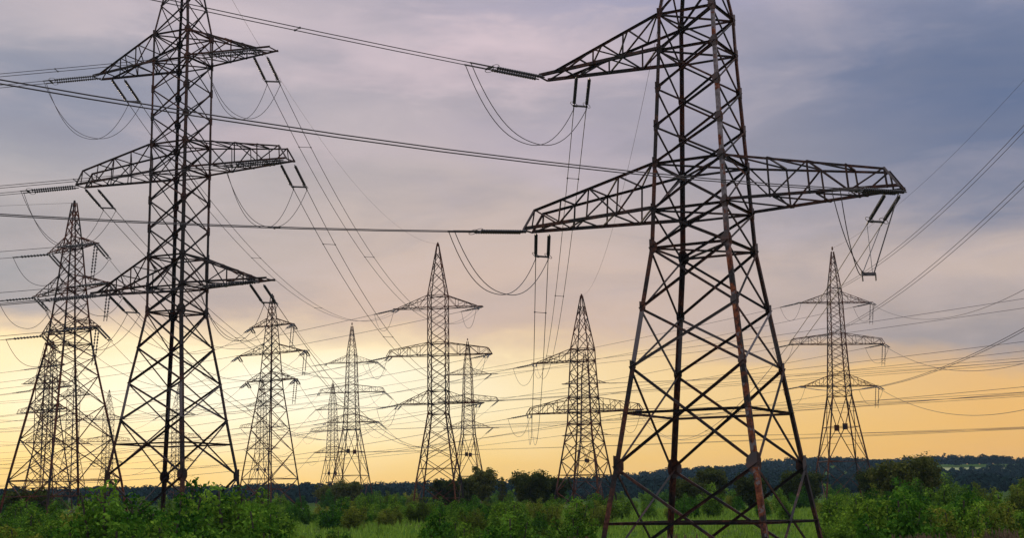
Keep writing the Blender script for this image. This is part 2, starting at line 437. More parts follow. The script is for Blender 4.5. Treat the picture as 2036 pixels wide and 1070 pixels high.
        for p, q in ((Tn, ttn), (Tf, ttf)): ch(arm, p, q, cw*.75, (0,0,-1))
        if kind == 'blunt':
            arm.bar(ttn, tipn, cw*.6); arm.bar(ttf, tipf, cw*.6)
        ao = arm.build('cross_arm', sm, root)
        la = MB(); npan = spec['pan']; tl = BW*.55
        ts = [0]+[((i+1)/(npan))**.92 for i in range(npan)]
        def pt(a, b, t): return a.lerp(b, t)
        for i in range(npan):
            t0, t1 = ts[i], ts[i+1]
            te = t1*.93 if kind == 'blunt' else t1
            for (b0, be, s0, se) in ((Bn, tipn, Tn, ttn), (Bf, tipf, Tf, ttf)):
                if i < npan-1 or kind == 'blunt':
                    if kind == 'point' and t1/.86 > .99: pass
                    else:
                        tt = t1/.86 if kind == 'point' else t1
                        up_ = pt(s0, se, min(1, tt)); dn = pt(b0, be, te if kind == 'blunt' else t1)
                        la.bar(dn, up_, tl)
                        tq = t0/.86 if kind == 'point' else t0
                        la.bar(pt(b0, be, t0 if kind != 'blunt' else t0*.93), up_, tl) if i % 2 else la.bar(pt(s0, se, min(1, tq)), dn, tl)
            bn0, bf0, bn1, bf1 = pt(Bn, tipn, t0), pt(Bf, tipf, t0), pt(Bn, tipn, t1), pt(Bf, tipf, t1)
            la.bar(bn1, bf1, tl); la.bar(bn0, bf1, tl)
            if i < npan-1:
                la.bar(pt(Tn, ttn, min(1, t1)), pt(Tf, ttf, min(1, t1)), tl); la.bar(pt(Tn, ttn, t0), pt(Tf, ttf, min(1, t1)), tl)
        la.build('arm_lacing', sm, ao)
        tips[nm] = (side, ln, zb, tw)
    # peak cap
    mb = MB(); zt = top; mb.lathe((0,0,zt-.35), (0,0,1), [(0,interp(prof, zt)*1.3), (.3,.16), (.6,.10)], 6); mb.build('peak_cap', sm, root)
    return root, tips

Rz = 1.9                                       # R-type foot under the eye in unscaled units
def sc_(l, o): return [((z+o)*S, w_*S) for z, w_ in l]
RP = sc_([(-1.9,2.43), (-.48,2.22), (1.0,1.99), (3.68,1.61), (6.98,1.14), (8.05,1.09), (9.37,1.03), (12.66,.87), (13.72,.84), (18.6,.07)], 1.9)
def zs(l, o): return [(z+o)*S for z in l]
def pans(zl, o, kinds=None):
    z = zs(zl, o); return [(a, b, (kinds[i] if kinds else 'X')) for i, (a, b) in enumerate(zip(z, z[1:]))]
R_SPEC = dict(prof=RP, leg=.23, brace=.115, segs=zs([-1.9,-.48,1.0,3.68,5.3,6.98,8.05,9.37,11.6,12.66,13.72,16.2,18.6], 1.9),
  nodes=pans([-1.9,1.0,3.68,5.3,6.98,8.05,9.37,10.44,11.55,12.66,13.72,15.2,16.6,17.7], 1.9),
  struts=zs([-.48,2.45,6.98,8.05,9.37,12.66,13.72], 1.9), plan=zs([6.98,8.05,9.37,12.66,13.72], 1.9),
  gus=zs([1.0,3.68,5.3,6.98,8.05,9.37,10.44,11.55,12.66,13.72], 1.9), big={zs([1.0],1.9)[0]:1.75, zs([6.98],1.9)[0]:1.35},
  arms=[('lower left arm',-1,9.95*S,11.27*S,5.55*S,'blunt'), ('lower right arm',1,9.95*S,11.27*S,5.56*S,'blunt'), ('upper left arm',-1,14.56*S,15.62*S,4.95*S,'point')], pan=4)
LP = sc_([(-1.6,2.05), (-.2,1.88), (1.26,1.73), (3.35,1.41), (4.71,1.23), (6.05,1.02), (7.41,.82), (18.31,.82), (23.2,.07)], 1.6)
L_SPEC = dict(prof=LP, leg=.20, brace=.10, segs=zs([-1.6,-.2,1.26,3.35,4.71,6.05,7.41,9.53,12.8,15,18.31,21,23.2], 1.6),
  nodes=pans([-1.6,1.26,3.35,4.71,6.05,7.41,8.36,9.53,10.6,11.7,12.8,13.92,15.0,16.1,17.2,18.31,19.5,20.6,21.6,22.4], 1.6),
  struts=zs([-.2,2.45,7.41,8.36,9.53,12.8,13.92,17.2,18.31], 1.6), plan=zs([7.41,8.36,9.53,12.8,13.92,17.2,18.31], 1.6),
  gus=zs([1.26,7.41,8.36,9.53,10.6,11.7,12.8,13.92,15,16.1,17.2,18.31], 1.6), big={zs([1.26],1.6)[0]:1.5, zs([7.41],1.6)[0]:1.4},
  arms=[('lower left arm',-1,9.96*S,11.13*S,3.95*S,'point'), ('lower right arm',1,9.96*S,11.13*S,4.2*S,'point'),
        ('middle left arm',-1,14.4*S,15.52*S,4.85*S,'blunt'), ('middle right arm',1,14.4*S,15.52*S,5.0*S,'blunt'),
        ('upper left arm',-1,18.8*S,19.91*S,4.2*S,'point'), ('upper right arm',1,18.8*S,19.91*S,4.2*S,'point')], pan=4)
def far_spec(s, **k):
    d = dict(s); d['leg'] = s['leg']*1.05; d['brace'] = s['brace']*1.05; d.update(k); return d
RF = far_spec(R_SPEC, gus=R_SPEC['gus'][::1])
LF = far_spec(L_SPEC)
# open K base, slightly tapered body
KP = [(0,4.3), (7.1,3.25), (17.8,1.62), (19.5,1.52), (26.5,1.22), (33.5,1.02), (35.3,.98), (42.8,.10)]
def srange(a, b, n): return [a+(b-a)*i/n for i in range(n+1)]
kn = srange(17.8,19.5,1)+srange(19.5,26.5,5)[1:]+srange(26.5,33.5,5)[1:]+[35.3,36.8,38.2,39.5,40.7,41.6]
KF = dict(prof=KP, leg=.24, brace=.10, segs=[0,7.1,12,17.8,19.5,26.5,33.5,35.3,39,42.2], nodes=[(0,7.1,'X'), (7.1,17.8,'K')]+[(a, b, 'X') for a, b in zip(kn, kn[1:])],
  struts=[7.1,17.8,19.5,21.3,26.5,28.3,33.5,35.3], plan=[7.1,17.8,19.5,26.5,33.5], gus=[7.1,17.8,19.5,21.3,26.5,28.3,33.5,35.3],
  arms=[('lower left arm',-1,19.5,21.3,6.6,'point'), ('lower right arm',1,19.5,21.3,6.6,'point'), ('middle left arm',-1,26.5,28.2,8.1,'blunt'), ('middle right arm',1,26.5,28.2,8.1,'blunt'),
        ('upper left arm',-1,33.5,35.2,6.4,'point'), ('upper right arm',1,33.5,35.2,6.4,'point')], pan=4)
# slender tapered pylon with flat arms
TP = [(0,4.4), (4.5,3.75), (17.5,1.5), (18.8,1.38), (22.8,1.0), (26.9,.66), (29.2,.42), (31.4,.16)]
tn = [0,4.5,8.4,11.6,14.4,16.2,17.5,18.8,20.2,21.5,22.8,24.1,25.2,26.2,26.9,28.0,29.0,29.9,30.7]
TF = dict(prof=TP, leg=.24, brace=.09, segs=[0,4.5,11.6,17.5,18.8,22.8,26.9,29.2,31.4], nodes=[(a, b, 'X') for a, b in zip(tn, tn[1:])],
  struts=[3.0,4.5,17.5,18.8,22.8,26.9], plan=[4.5,17.5,18.8,22.8,26.9], gus=[4.5,17.5,18.8,20.2,22.8,24.1,26.9],
  arms=[('lower left arm',-1,18.8,20.0,4.9,'point'), ('lower right arm',1,18.8,20.0,4.9,'point'), ('middle left arm',-1,22.8,24.2,6.7,'point'), ('middle right arm',1,22.8,24.2,6.7,'point'),
        ('upper left arm',-1,26.9,28.0,4.2,'point'), ('upper right arm',1,26.9,28.0,4.2,'point')], pan=3, tipw=.25)

TF2 = dict(TF, prof=[(0,3.3), (4.5,2.85), (17.5,1.25), (18.8,1.15), (22.8,.9), (26.9,.6), (29.2,.38), (31.4,.14)])
PY = {}
def place(key, root, tips, x, D, yaw, foot, label, group):
    root.location = (x, D, foot); root.rotation_euler = (0,0,R(yaw))
    tag(root, label, 'pylon', group)
    PY[key] = dict(root=root, tips=tips, x=x, D=D, yaw=R(yaw), foot=foot)
def from_px(u, D): return (u-1018-(0))/F_PX*D*1.0
r_, t_ = pylon(R_SPEC, True, M['steel'], M['steel_leg'], M['gusset'])
place('R', r_, t_, 5.35*S, 40*S, -28.8, EYE-1.9*S, 'largest rust-streaked lattice pylon, right of centre, with one upper and two lower arms', 'steel lattice pylons across the meadow')
r_, t_ = pylon(L_SPEC, True, M['steel'], M['steel'], M['steel'])
place('L', r_, t_, -12.74*S, 55*S, -24, EYE-1.6*S, 'tall dark three-level pylon in the left thicket, its top cut off by the frame', 'steel lattice pylons across the meadow')
protos = {}
def far(key, typ, u, v, D, yaw, label):
    """u: photo column of the body at its lower arm; v: row of the lower arm"""
    if typ not in protos:
        spec = dict(RF=RF, LF=LF, KF=KF, TF=TF, TF2=TF2)[typ]
        protos[typ] = pylon(spec, False, M['steel_far'], M['steel_far'], M['steel_far']); root, tips = protos[typ]
    else:
        root, tips = copy_tree(protos[typ][0]), protos[typ][1]
    p = at(u, v, D); za = dict(RF=9.95*S, LF=9.96*S, KF=19.5, TF=18.8, TF2=18.8)[typ]
    place(key, root, tips, p.x, D, yaw, p.z-za, label, 'steel lattice pylons across the meadow')
far('T9', 'LF', 872, 803, 214, -9, 'dark three-level pylon with wide arms mid-field, overlapping a paler slimmer one')
far('T13', 'KF', 1668, 768, 243, 4, 'slender three-level pylon with an open braced base just right of the largest pylon')
far('T3', 'TF', 139, 658, 140, -42, 'dark slender tapered pylon with drooping insulators at the far left')
far('T5', 'TF2', 539, 757, 214, -33, 'slender tapered pylon with flat narrow arms right of the tall left pylon')
far('T11', 'RF', 1161, 820, 210, -25, 'two-level pylon with a tall pointed top standing just left of the largest pylon')
far('T7', 'KF', 699, 840, 344, -12, 'rust-lit three-level pylon left of centre, taller of the overlapping pale pair')
far('T8', 'KF', 661, 900, 480, -20, 'pale smaller pylon left of centre, shorter of the overlapping pale pair')
far('T10', 'KF', 931, 852, 382, -10, 'pale slim pylon rising behind the right side of the wide-armed mid-field pylon')
far('T12', 'KF', 1166, 866, 397, -8, 'distant pylon almost hidden behind the pointed two-level one')
far('T6', 'KF', 520, 893, 480, -20, 'small pale distant pylon seen through the slender tapered pylon right of the tall left one')
far('T4', 'TF2', 100, 815, 270, -40, 'dark distant tapered pylon seen between the legs of the far-left pylon, tallest there')
far('T4b', 'LF', 83, 880, 350, -25, 'squat distant pylon seen through the left leg bracing of the far-left pylon')
far('T16', 'LF', 143, 884, 430, -30, 'small faint pylon seen right of the near leg of the far-left pylon')
far('T14', 'LF', 213, 922, 480, -15, 'faint pylon in the gap between the far-left pylon and the tall left pylon')
far('T15', 'LF', 352, 918, 455, -18, 'faint distant pylon seen straight through the legs of the tall left pylon')

# ------------------------------------------------------------------ insulators and wires
def tip(key, arm, along=0., across=0., down=0.):
    p = PY[key]; s, ln, z, tw = p['tips'][arm]
    lx, ly = s*(ln-along), across*tw
    c, q = math.cos(p['yaw']), math.sin(p['yaw'])
    return Vector((p['x']+lx*c-ly*q, p['D']+lx*q+ly*c, p['foot']+z-down))
def catpts(a, b, sag, n=28, t0=0, t1=1):
    return [a.lerp(b, t)-Vector((0,0,4*sag*t*(1-t))) for t in [t0+(t1-t0)*i/n for i in range(n+1)]]
TN = {'R':'the largest pylon', 'L':'the tall left pylon', 'T9':'the wide-armed pylon', 'T13':'the open-based right pylon', 'T3':'the far-left pylon', 'T5':'the slender tapered pylon',
      'T11':'the pointed pylon', 'T7':'the taller pale pylon', 'T8':'the smaller pale pylon', 'T10':'the slim pale pylon', 'T12':'the hidden pylon', 'T6':'the small pale pylon', 'T4':'the dark distant pylon',
      'T15':'the faint central pylon', 'T14':'the faint left pylon', 'T4b':'the squat pylon', 'T16':'the small faint pylon'}
SL = 3.1
def string_mesh(nd, r, seg):
    mb = MB(); prof = [(0,.03)]
    step = (SL-.4)/nd; z = .2
    for i in range(nd):
        prof += [(z,.035), (z+step*.25,r), (z+step*.55,r*.9), (z+step*.6,.04)]; z += step
    prof += [(SL-.2,.03), (SL,.03)]
    mb.lathe((0,0,0), (0,0,-1), prof, seg); return mb
def insulator(p, d, gap_dir, gap, label, near=True, r=.088, ext=.45):
    """double tension string from p along d; returns the two wire ends"""
    d = d.normalized(); a = (gap_dir-d*gap_dir.dot(d)).normalized()
    z = -d; x = a; y = z.cross(x)
    root = empty('insulator_string'); root.matrix_world = Matrix((x, y, z)).transposed().to_4x4(); root.location = p
    key = ('s', near, round(r, 2))
    ends = []
    for s in (-1, 1):
        if key not in KIDS:
            KIDS[key] = string_mesh(19 if near else 9, r, 8 if near else 5).build('disc_stack', M['insul'], root); o = KIDS[key]
        else:
            o = KIDS[key].copy(); col.objects.link(o); o.parent = root
        o.location = (s*gap/2, 0, 0)
        if near:
            k2 = ('r',)
            if k2 not in KIDS:
                mb = MB(); mb.ring((0,0,0), (.5,1,0), .21, .016); mb.bar((0,0,.2), (0,0,-.15), .03); KIDS[k2] = mb.build('corona_ring', M['ring'], root); o = KIDS[k2]
            else: o = KIDS[k2].copy(); col.objects.link(o); o.parent = root
            o.location = (s*gap/2, 0, -SL+.1)
        e = Vector((s*gap/2, 0, -SL-ext))
        ends.append(p+x*e.x+y*e.y+z*e.z)
    k3 = ('y', near, round(gap, 2), ext)
    if k3 not in KIDS:
        mb = MB(); mb.bar((-gap/2-.06,0,-SL-.05), (gap/2+.06,0,-SL-.05), .07, (0,0,1), .09)
        for s in (-1, 1): mb.bar((s*gap/2,0,-SL-.03), (s*gap/2,0,-SL-ext-.05), .055)
        KIDS[k3] = mb.build('yoke', M['fitting'], root)
    else: o = KIDS[k3].copy(); col.objects.link(o); o.parent = root
    tag(root, label, 'insulator', 'insulator strings on the pylon arms')
    return ends
def wire(pts, r, label, group, name='power_line', cat='power line', n=5, spacers=None):
    mb = MB(); mb.tube(pts, r, n)
    o = mb.build(name, M['wire']); return tag(o, label, cat, group)
SPQ = []
def jumper(a, b, dip, r, label):
    """slack loop; hangs steeply at the ends"""
    pts = []
    for i in range(25):
        t = i/24; p = a.lerp(b, t); s = 1-abs(2*t-1)**2.3
        pts.append(p-Vector((0,0,dip*s)))
    return wire(pts, r, label, 'slack jumper loops under the pylon arms', 'jumper_loop', 'jumper cable')
PAIR = ('nearer', 'farther')
def tdir(a, b, sag):
    v = b-a; return Vector((v.x, v.y, v.z-4*sag)).normalized()
def arm_axis(key): y = PY[key]['yaw']; return Vector((math.cos(y), math.sin(y), 0))

def span_pair(kA, arm, target, sag, label_to, near=True, gap=.62, r=.021, along=.9, across=1, lab='', ext=.45):
    """twin conductors from an arm of A to a point; returns ends at A"""
    p = tip(kA, arm, along, across, .12)
    d = tdir(p, target, sag)
    ax = arm_axis(kA)
    gd = ax if abs(d.dot(ax)) < .75 else Vector((-ax.y, ax.x, 0))
    e = insulator(p, d, gd, gap, f'insulator string on the {arm} of {TN[kA]}, pulling {lab}', near, ext=ext)
    e.sort(key=lambda q: q.y)
    tg = target; md = (e[0]+e[1])/2; ln_ = (tg-md).length
    SPQ.append((e[0], e[1], tg, (e[0]-md)*.8, (e[1]-md)*.8, sag, [x/ln_ for x in (9, 34, 62)], TN[kA]))
    for i, q in enumerate(e):
        off = (e[i]-(e[0]+e[1])/2)*(.8)
        wire(catpts(q, tg+off, sag, 40), r, f'{PAIR[i]} wire, {arm} of {TN[kA]} {label_to}', 'twin conductors of the nearer power lines')
    return e

# --- big right pylon: three phases to the left (out of frame) and three to the pointed pylon
OUTL = Vector((-14.5, -19.5, 0)).normalized()
SIDE = {'R':-28.8}
def nxt(key, arm, base, z_same=True, dz=0):
    """matching arm tip of an unseen pylon at `base` with the same heights"""
    t = tip(key, arm, 0, 0, 0); p = PY[key]
    return Vector((base.x+(t.x-p['x']), base.y+(t.y-p['D']), t.z+dz))
baseR = Vector((PY['R']['x'], PY['R']['D'], 0))+Vector((-.777,-.629,0))*160
RL = {'upper left arm':(9.5,3.2,.15,-1), 'lower left arm':(9.5,6.4,.15,-1), 'lower right arm':(19,8.4,.1,.6)}
je = {}
for arm in ('upper left arm', 'lower left arm', 'lower right arm'):
    dz_, sg_, al_, ac_ = RL[arm]
    tl = nxt('R', arm, baseR, dz=dz_)
    eL = span_pair('R', arm, tl, sg_, 'to the left edge', along=al_, across=ac_, lab='left', ext=1.3, gap=.42)
    ta = tip('T11', arm if arm in PY['T11']['tips'] else 'lower right arm', .5, -1, .2)
    eA = span_pair('R', arm, ta, 6.5, 'to the pointed pylon', along=.55 if 'lower' in arm else 1.9, across=1, lab='away')
    for i in range(2):
        if arm == 'lower right arm':
            continue
        jumper(eL[i], eA[i], 2.7 if 'upper' in arm else 2.3, .02, f'{PAIR[i]} jumper loop hanging under the {arm} of the largest pylon')
    je[arm] = (eL, eA)
# support hanger on the right arm: two rods carry a short bar where the jumper is clamped
eL, eA = je['lower right arm']
hb = tip('R', 'lower right arm', .1, .4, 0)+Vector((-1.6,-.2,-3.6))
hr = empty('jumper_hanger', hb)
mb = MB(); mb.bar((-.28,0,0), (.28,0,0), .13); mb.bar((-.28,0,0), (-.26,0,-.3), .05); mb.bar((.28,0,0), (.28,0,-.28), .05); mb.bar((-.28,0,0), (-.28,0,.14), .07); mb.build('clamp_bar', M['fitting'], hr)
mb = MB(); mb.bar((-.25,0,.05), tuple(eA[0]-hb), .028); mb.build('hanger_rod', M['fitting'], hr)
mb = MB(); mb.bar((.22,0,.05), tuple(tip('R','lower right arm',.25,.9,0)-hb), .04); mb.build('hanger_rod', M['fitting'], hr)
mb = MB(); mb.bar((.16,.02,.05), tuple(eA[1]-hb), .028); mb.build('hanger_rod', M['fitting'], hr)
tag(hr, 'jumper hanger with clamp bar dangling under the right arm tip of the largest pylon', 'hanger')
for i in range(2):
    s_ = Vector(((-.2, .2)[i],0,.05))
    jumper(eL[i], hb+s_, 1.1, .02, f'{PAIR[i]} jumper cable slung below the right arm of the largest pylon')

# --- tall left pylon: six phases to the left, six to the wide-armed pylon
ex = Vector((-300, 12, 0))
for arm in [a[0] for a in L_SPEC['arms']]:
    baseL = Vector((PY['L']['x'], PY['L']['D'], 0))+ex
    tl = nxt('L', arm, baseL)
    eL = span_pair('L', arm, tl, 5.5, 'to the left edge', along=.15 if 'middle' in arm else .6, across=-1, lab='left', r=.02, gap=.5)
    ta = tip('T9', arm, .6, -1, .2)
    sg = 7.5 if 'right' in arm else 6.5
    eA = span_pair('L', arm, ta, sg, 'to the wide-armed pylon', along=.5 if 'middle' in arm else 1.3, across=1, lab='right', r=.02, gap=.85)
    for i in range(2):
        jumper(eL[i], eA[i], 3.0 if 'lower' not in arm else 2.7, .018, f'{PAIR[i]} jumper loop hanging under the {arm} of the tall left pylon')

# --- pylons further off: single strings and single conductors
def string1(p, d, label, r=.11, ln=None):
    return insulator(p, d, Vector((0,0,1)).cross(d), .35, label, False, r)
def span1(kA, arm, target, sag, desc, r=.03, along=.1, across=0, kB=None, armB=None, lab='', both=True):
    p = tip(kA, arm, along, across, .1)
    if kB: target = tip(kB, armB, along, 0, .1)
    e = string1(p, tdir(p, target, sag), f'insulator string on the {arm} of {TN[kA]}, pulling {lab}')
    a = (e[0]+e[1])/2
    b = target
    if kB and both:
        e2 = string1(target, tdir(target, p, sag), f'insulator on the {armB} of {TN[kB]}, towards {TN[kA]}'); b = (e2[0]+e2[1])/2
    wire(catpts(a, b, sag, 40), r, f'thin wire, {arm} of {TN[kA]} {desc}', 'thin conductors of the farther power lines', n=4)
    return a
SIX = ['lower left arm','lower right arm','middle left arm','middle right arm','upper left arm','upper right arm']
def line_off(kA, vec, sag, desc, lab, arms=SIX, dz=0, r=.03, jump=0., other=None):
    base = Vector((PY[kA]['x'], PY[kA]['D'], 0))+Vector(vec)
    for arm in arms:
        if arm not in PY[kA]['tips']: continue
        a = span1(kA, arm, nxt(kA, arm, base, dz=dz), sag, desc, r, lab=lab)
        if jump and other: other.setdefault((kA, arm), []).append(a)
jn = {}
def reg(kA, arm, a): jn.setdefault((kA, arm), []).append(a)
def off(kA, vec, sag, desc, lab, arms=SIX, dz=0, r=.03):
    base = Vector((PY[kA]['x'], PY[kA]['D'], 0))+Vector(vec)
    for arm in arms:
        if arm in PY[kA]['tips']:
            reg(kA, arm, span1(kA, arm, nxt(kA, arm, base, dz=dz), sag, desc, r, lab=lab))
def link(kA, kB, sag, r=.03, arms=SIX):
    for arm in arms:
        if arm in PY[kA]['tips'] and arm in PY[kB]['tips']:
            reg(kA, arm, span1(kA, arm, None, sag, f'to {TN[kB]}', r, kB=kB, armB=arm, lab='away'))
off('T9', (-210,110,0), 7, 'sagging left', 'left', dz=-1)
for arm in SIX:    # strings at the mid-field pylon taking the twin lines from the left pylon
    p = tip('T9', arm, .6, -1, .2); q = tip('L', arm, 0, 0, 0)
    e = insulator(p, tdir(p, q, 7), Vector((1,0,0)), .5, f'insulator string on the {arm} of the wide-armed pylon, facing us', False, .11)
    reg('T9', arm, (e[0]+e[1])/2)
off('T11', (-230,150,0), 8, 'sagging left', 'left')
for arm in ('upper left arm','lower left arm','lower right arm'):
    p = tip('T11', arm, .5, -1, .2); q = tip('R', arm, 0, 0, 0)
    e = insulator(p, tdir(p, q, 6.5), Vector((1,0,0)), .5, f'insulator string on the {arm} of the pointed pylon, facing us', False, .11)
    reg('T11', arm, (e[0]+e[1])/2)
# right-hand pylon: up and out over the right edge, and away to the left behind the big pylon
RT = {'upper left arm':(2200,70,100), 'middle left arm':(2200,195,100), 'lower left arm':(2200,556,120), 'upper right arm':(2300,395,100), 'middle right arm':(2300,600,130), 'lower right arm':(2300,705,140)}
for arm, (u, v, D) in RT.items():
    t = at(u, v, D); p = tip('T13', arm, .1, 0, .1)
    two = 'left' in arm; sg = 3.5 if two else 5
    e = insulator(p, tdir(p, t, sg), arm_axis('T13'), .55, f'insulator string on the {arm} of the open-based right pylon, pulling right', False, .11)
    for i in range(2):
        if not two and i: break
        wire(catpts(e[i], t+Vector(((i-.5)*.5,0,0)), sg, 36), .034 if D > 110 else .027, f'{PAIR[i] if two else "single"} wire, {arm} of the open-based right pylon to the right edge', 'twin conductors of the nearer power lines')
    reg('T13', arm, (e[0]+e[1])/2)
off('T13', (-260,260,0), 8, 'sagging left', 'away left')
off('T3', (-190,-30,0), 5, 'to the left edge', 'left', r=.026)
link('T3', 'T5', 5.5, .026)
link('T5', 'T7', 5, .03)
link('T7', 'T10', 6, .032, ['lower right arm','middle right arm','upper right arm'])
off('T7', (-260,40,0), 8, 'sagging left', 'left', r=.032)
off('T10', (170,-260,0), 2.5, 'sagging right', 'right', r=.036)
off('T12', (210,-230,0), 4, 'sagging right', 'right', r=.036)
off('T8', (330,-330,0), 3, 'sagging right', 'right', r=.04)
link('T8', 'T6', 6, .036, ['lower left arm','middle left arm','upper left arm'])
off('T6', (-300,0,0), 9, 'sagging left', 'left', r=.036, arms=['lower left arm','middle left arm','upper left arm'])
off('T4', (-200,0,0), 6, 'to the left edge', 'left', r=.03)
link('T15', 'T14', 3, .036, ['lower left arm','middle left arm','upper left arm'])
for (k, arm), es in jn.items():
    if len(es) == 2:
        jumper(es[0], es[1], 2.2 if k in ('T3','T5') else 2.6, .026, f'small jumper loop under the {arm} of {TN[k]}')
# drooping suspension strings that carry the jumpers on the slender pylons
for k in ('T3','T5','T13'):
    for arm in ('lower right arm','middle right arm','upper right arm'):
        p = tip(k, arm, .1, 0, .1)
        insulator(p, Vector((-.08,0,-1)), arm_axis(k), .5, f'insulator hanging straight down from the {arm} of {TN[k]}', False, .10)
# earth wires from the peaks
def peak(k): 
    p = PY[k]; top = {'R':20.5*S,'L':24.8*S}.get(k) 
    return Vector((p['x'], p['D'], p['foot']+top))
tops = {'T13':42.8,'T9':24.8*S,'T11':20.5*S,'T3':31.4,'T5':31.4,'T7':42.2}
def pk(k): p = PY[k]; return Vector((p['x'], p['D'], p['foot']+tops[k]))
for a, b, sg in (('L','T9',5), ('R','T11',5)):
    wire(catpts(peak(a), pk(b), sg, 30), .011, f'hair-thin earth wire from {TN[a]} to {TN[b]}', 'earth wires between the pylon peaks', n=4, name='earth_wire', cat='earth wire')
wire(catpts(pk('T13'), at(2200, -30, 100), 2.5, 30), .018, 'earth wire from the open-based right pylon rising to the right edge', 'earth wires between the pylon peaks', n=4, name='earth_wire', cat='earth wire')
wire(catpts(pk('T3'), pk('T3')+Vector((-190,-20,2)), 3, 20), .014, 'hair-thin earth wire from the far-left pylon tip to the left edge', 'earth wires between the pylon peaks', n=4, name='earth_wire', cat='earth wire')

def spacers(e0, e1, tg, off0, off1, sag, ts, who):
    for t in ts:
        a, b = catpts(e0, tg+off0, sag, 1, t, t)[0], catpts(e1, tg+off1, sag, 1, t, t)[0]
        mb = MB(); mb.bar(a, b, .03); c = (b-a).normalized()
        mb.lathe(a-c*.05, c, [(0,.02), (.03,.05), (.07,.05), (.1,.02)], 6); mb.lathe(b-c*.05, c, [(0,.02), (.03,.05), (.07,.05), (.1,.02)], 6)
        tag(mb.build('line_spacer', M['fitting']), f'small spacer clamped between the twin wires of {who}', 'spacer', f'spacers on the wires of {who}')
for a_ in SPQ: spacers(*a_)

# ------------------------------------------------------------------ plants
def leaf_mesh(name, clumps, per, size, mat, upbias=.35, squash=.8, long=1.5):
    """clumps [(x,y,z,r)]; small folded leaf quads spread through each clump, denser to its skin"""
    V = []; F = []; tot = 0
    for (cx, cy, cz, r) in clumps:
        n = max(8, int(per*r*r)); d = np.random.normal(size=(n,3)); d /= np.linalg.norm(d, axis=1)[:,None]
        rad = r*np.random.uniform(.35,1,n)**.5
        rad *= 1+.22*np.random.normal(size=n)
        c = d*rad[:,None]*np.array([1,1,squash])+np.array([cx,cy,cz])
        nr = d+np.random.normal(size=(n,3))*.55+np.array([0,0,upbias]); nr /= np.linalg.norm(nr, axis=1)[:,None]
        t = np.cross(nr, np.random.normal(size=(n,3))); t /= np.linalg.norm(t, axis=1)[:,None]; b = np.cross(nr, t)
        s = size*np.random.uniform(.6,1.4,n)[:,None]
        V.append(np.stack([c-t*s*long*.5, c+b*s*.5, c+t*s*long*.5-nr*s*.15, c-b*s*.5], 1).reshape(-1,3)); tot += n
    V = np.concatenate(V); F = np.arange(tot*4).reshape(-1,4)
    me = bpy.data.meshes.new(name); me.vertices.add(len(V)); me.vertices.foreach_set('co', V.astype(np.float32).ravel())
    me.loops.add(tot*4); me.loops.foreach_set('vertex_index', F.ravel().astype(np.int32))
    me.polygons.add(tot); me.polygons.foreach_set('loop_start', np.arange(0, tot*4, 4, dtype=np.int32))
    me.update(calc_edges=True); me.materials.append(mat)
    return me
def mesh_obj(name, me, parent=None):
    o = bpy.data.objects.new(name, me); col.objects.link(o); o.parent = parent; return o
rnd = random.Random(11)
shrub_protos = []
for v in range(7):
    root = empty('shrub'); cl = []; st = MB()
    nsh = rnd.randint(7, 10)
    for i in range(nsh):
        a = rnd.uniform(0, 6.28); rad = rnd.uniform(.1, .95)
        h = rnd.uniform(.75, 1.35)*(1.25-.45*rad)*(1.35 if v in (2,5) and i < 3 else 1)
        tx, ty = math.cos(a)*rad, math.sin(a)*rad
        st.tube([(tx*.15, ty*.15, -.2), (tx*.55, ty*.55, h*.5), (tx, ty, h)], .022, 4)
        m_ = rnd.randint(4, 6)
        for j in range(m_):
            t = (j+1)/m_; r = (.46-.26*t)*rnd.uniform(.8, 1.25)
            cl.append((tx*(.35+.65*t)+rnd.uniform(-.14,.14), ty*(.35+.65*t)+rnd.uniform(-.14,.14), h*(.15+.85*t), r))
    me = leaf_mesh('foliage', cl, 1250, .058, M['leaf'] if v < 5 else M['leaf_yel'], .3, 1.0, 1.7)
    mesh_obj('foliage', me, root); st.build('stems', M['bark'], root); shrub_protos.append(root)
used = set()
SHRUBN = [0]
def shrub(x, y, s, label, v=None, sz=None):
    v = rnd.randrange(7) if v is None else v
    if v not in used: used.add(v); o = shrub_protos[v]
    else: o = copy_tree(shrub_protos[v])
    o.location = (x, y, gz(x, y)-.05); o.rotation_euler = (0,0,rnd.uniform(0,6.28)); o.scale = (s, s, s*(sz or rnd.uniform(.85,1.15)))
    tag(o, label, 'shrub', label); SHRUBN[0] += 1
def U(u, D): return (u-1018)/F_PX*D
def scatter(n, u0, u1, D0, D1, s0, s1, label, vs=None, mind=.8, skip=None, pw=1):
    done = []; tries = 0
    while len(done) < n and tries < n*40:
        tries += 1
        D = D0+(D1-D0)*rnd.random()**pw; u = rnd.uniform(u0, u1); x = U(u, D)
        if skip and skip(u, D): continue
        s = rnd.uniform(s0, s1)
        if any((x-a)**2+(D-b)**2 < (mind*(s+c)*.5)**2 for a, b, c in done): continue
        done.append((x, D, s)); shrub(x, D, s, label, rnd.choice(vs) if vs else None)
G_ = (0,1,2,3,4); Y_ = (5,6)
scatter(20, 200, 545, 62, 82, 1.7, 2.6, 'leafy green shrub in the dense thicket at the foot of the tall left pylon', G_)
scatter(18, 180, 560, 46, 60, 1.2, 1.9, 'low green shrub in front of the left thicket along the bottom edge', G_)
scatter(24, -20, 220, 60, 120, 1.3, 2.0, 'green shrub under the far-left pylon by the left edge', None)
scatter(34, 540, 900, 120, 200, 1.0, 1.7, 'small green shrub in the hedge band beyond the clearing left of centre', G_+(6,))
scatter(14, 560, 900, 70, 90, .7, 1.0, 'low green shrub at the near edge of the clearing left of centre', None, skip=lambda u, D: u < 880 and rnd.random() < .5)
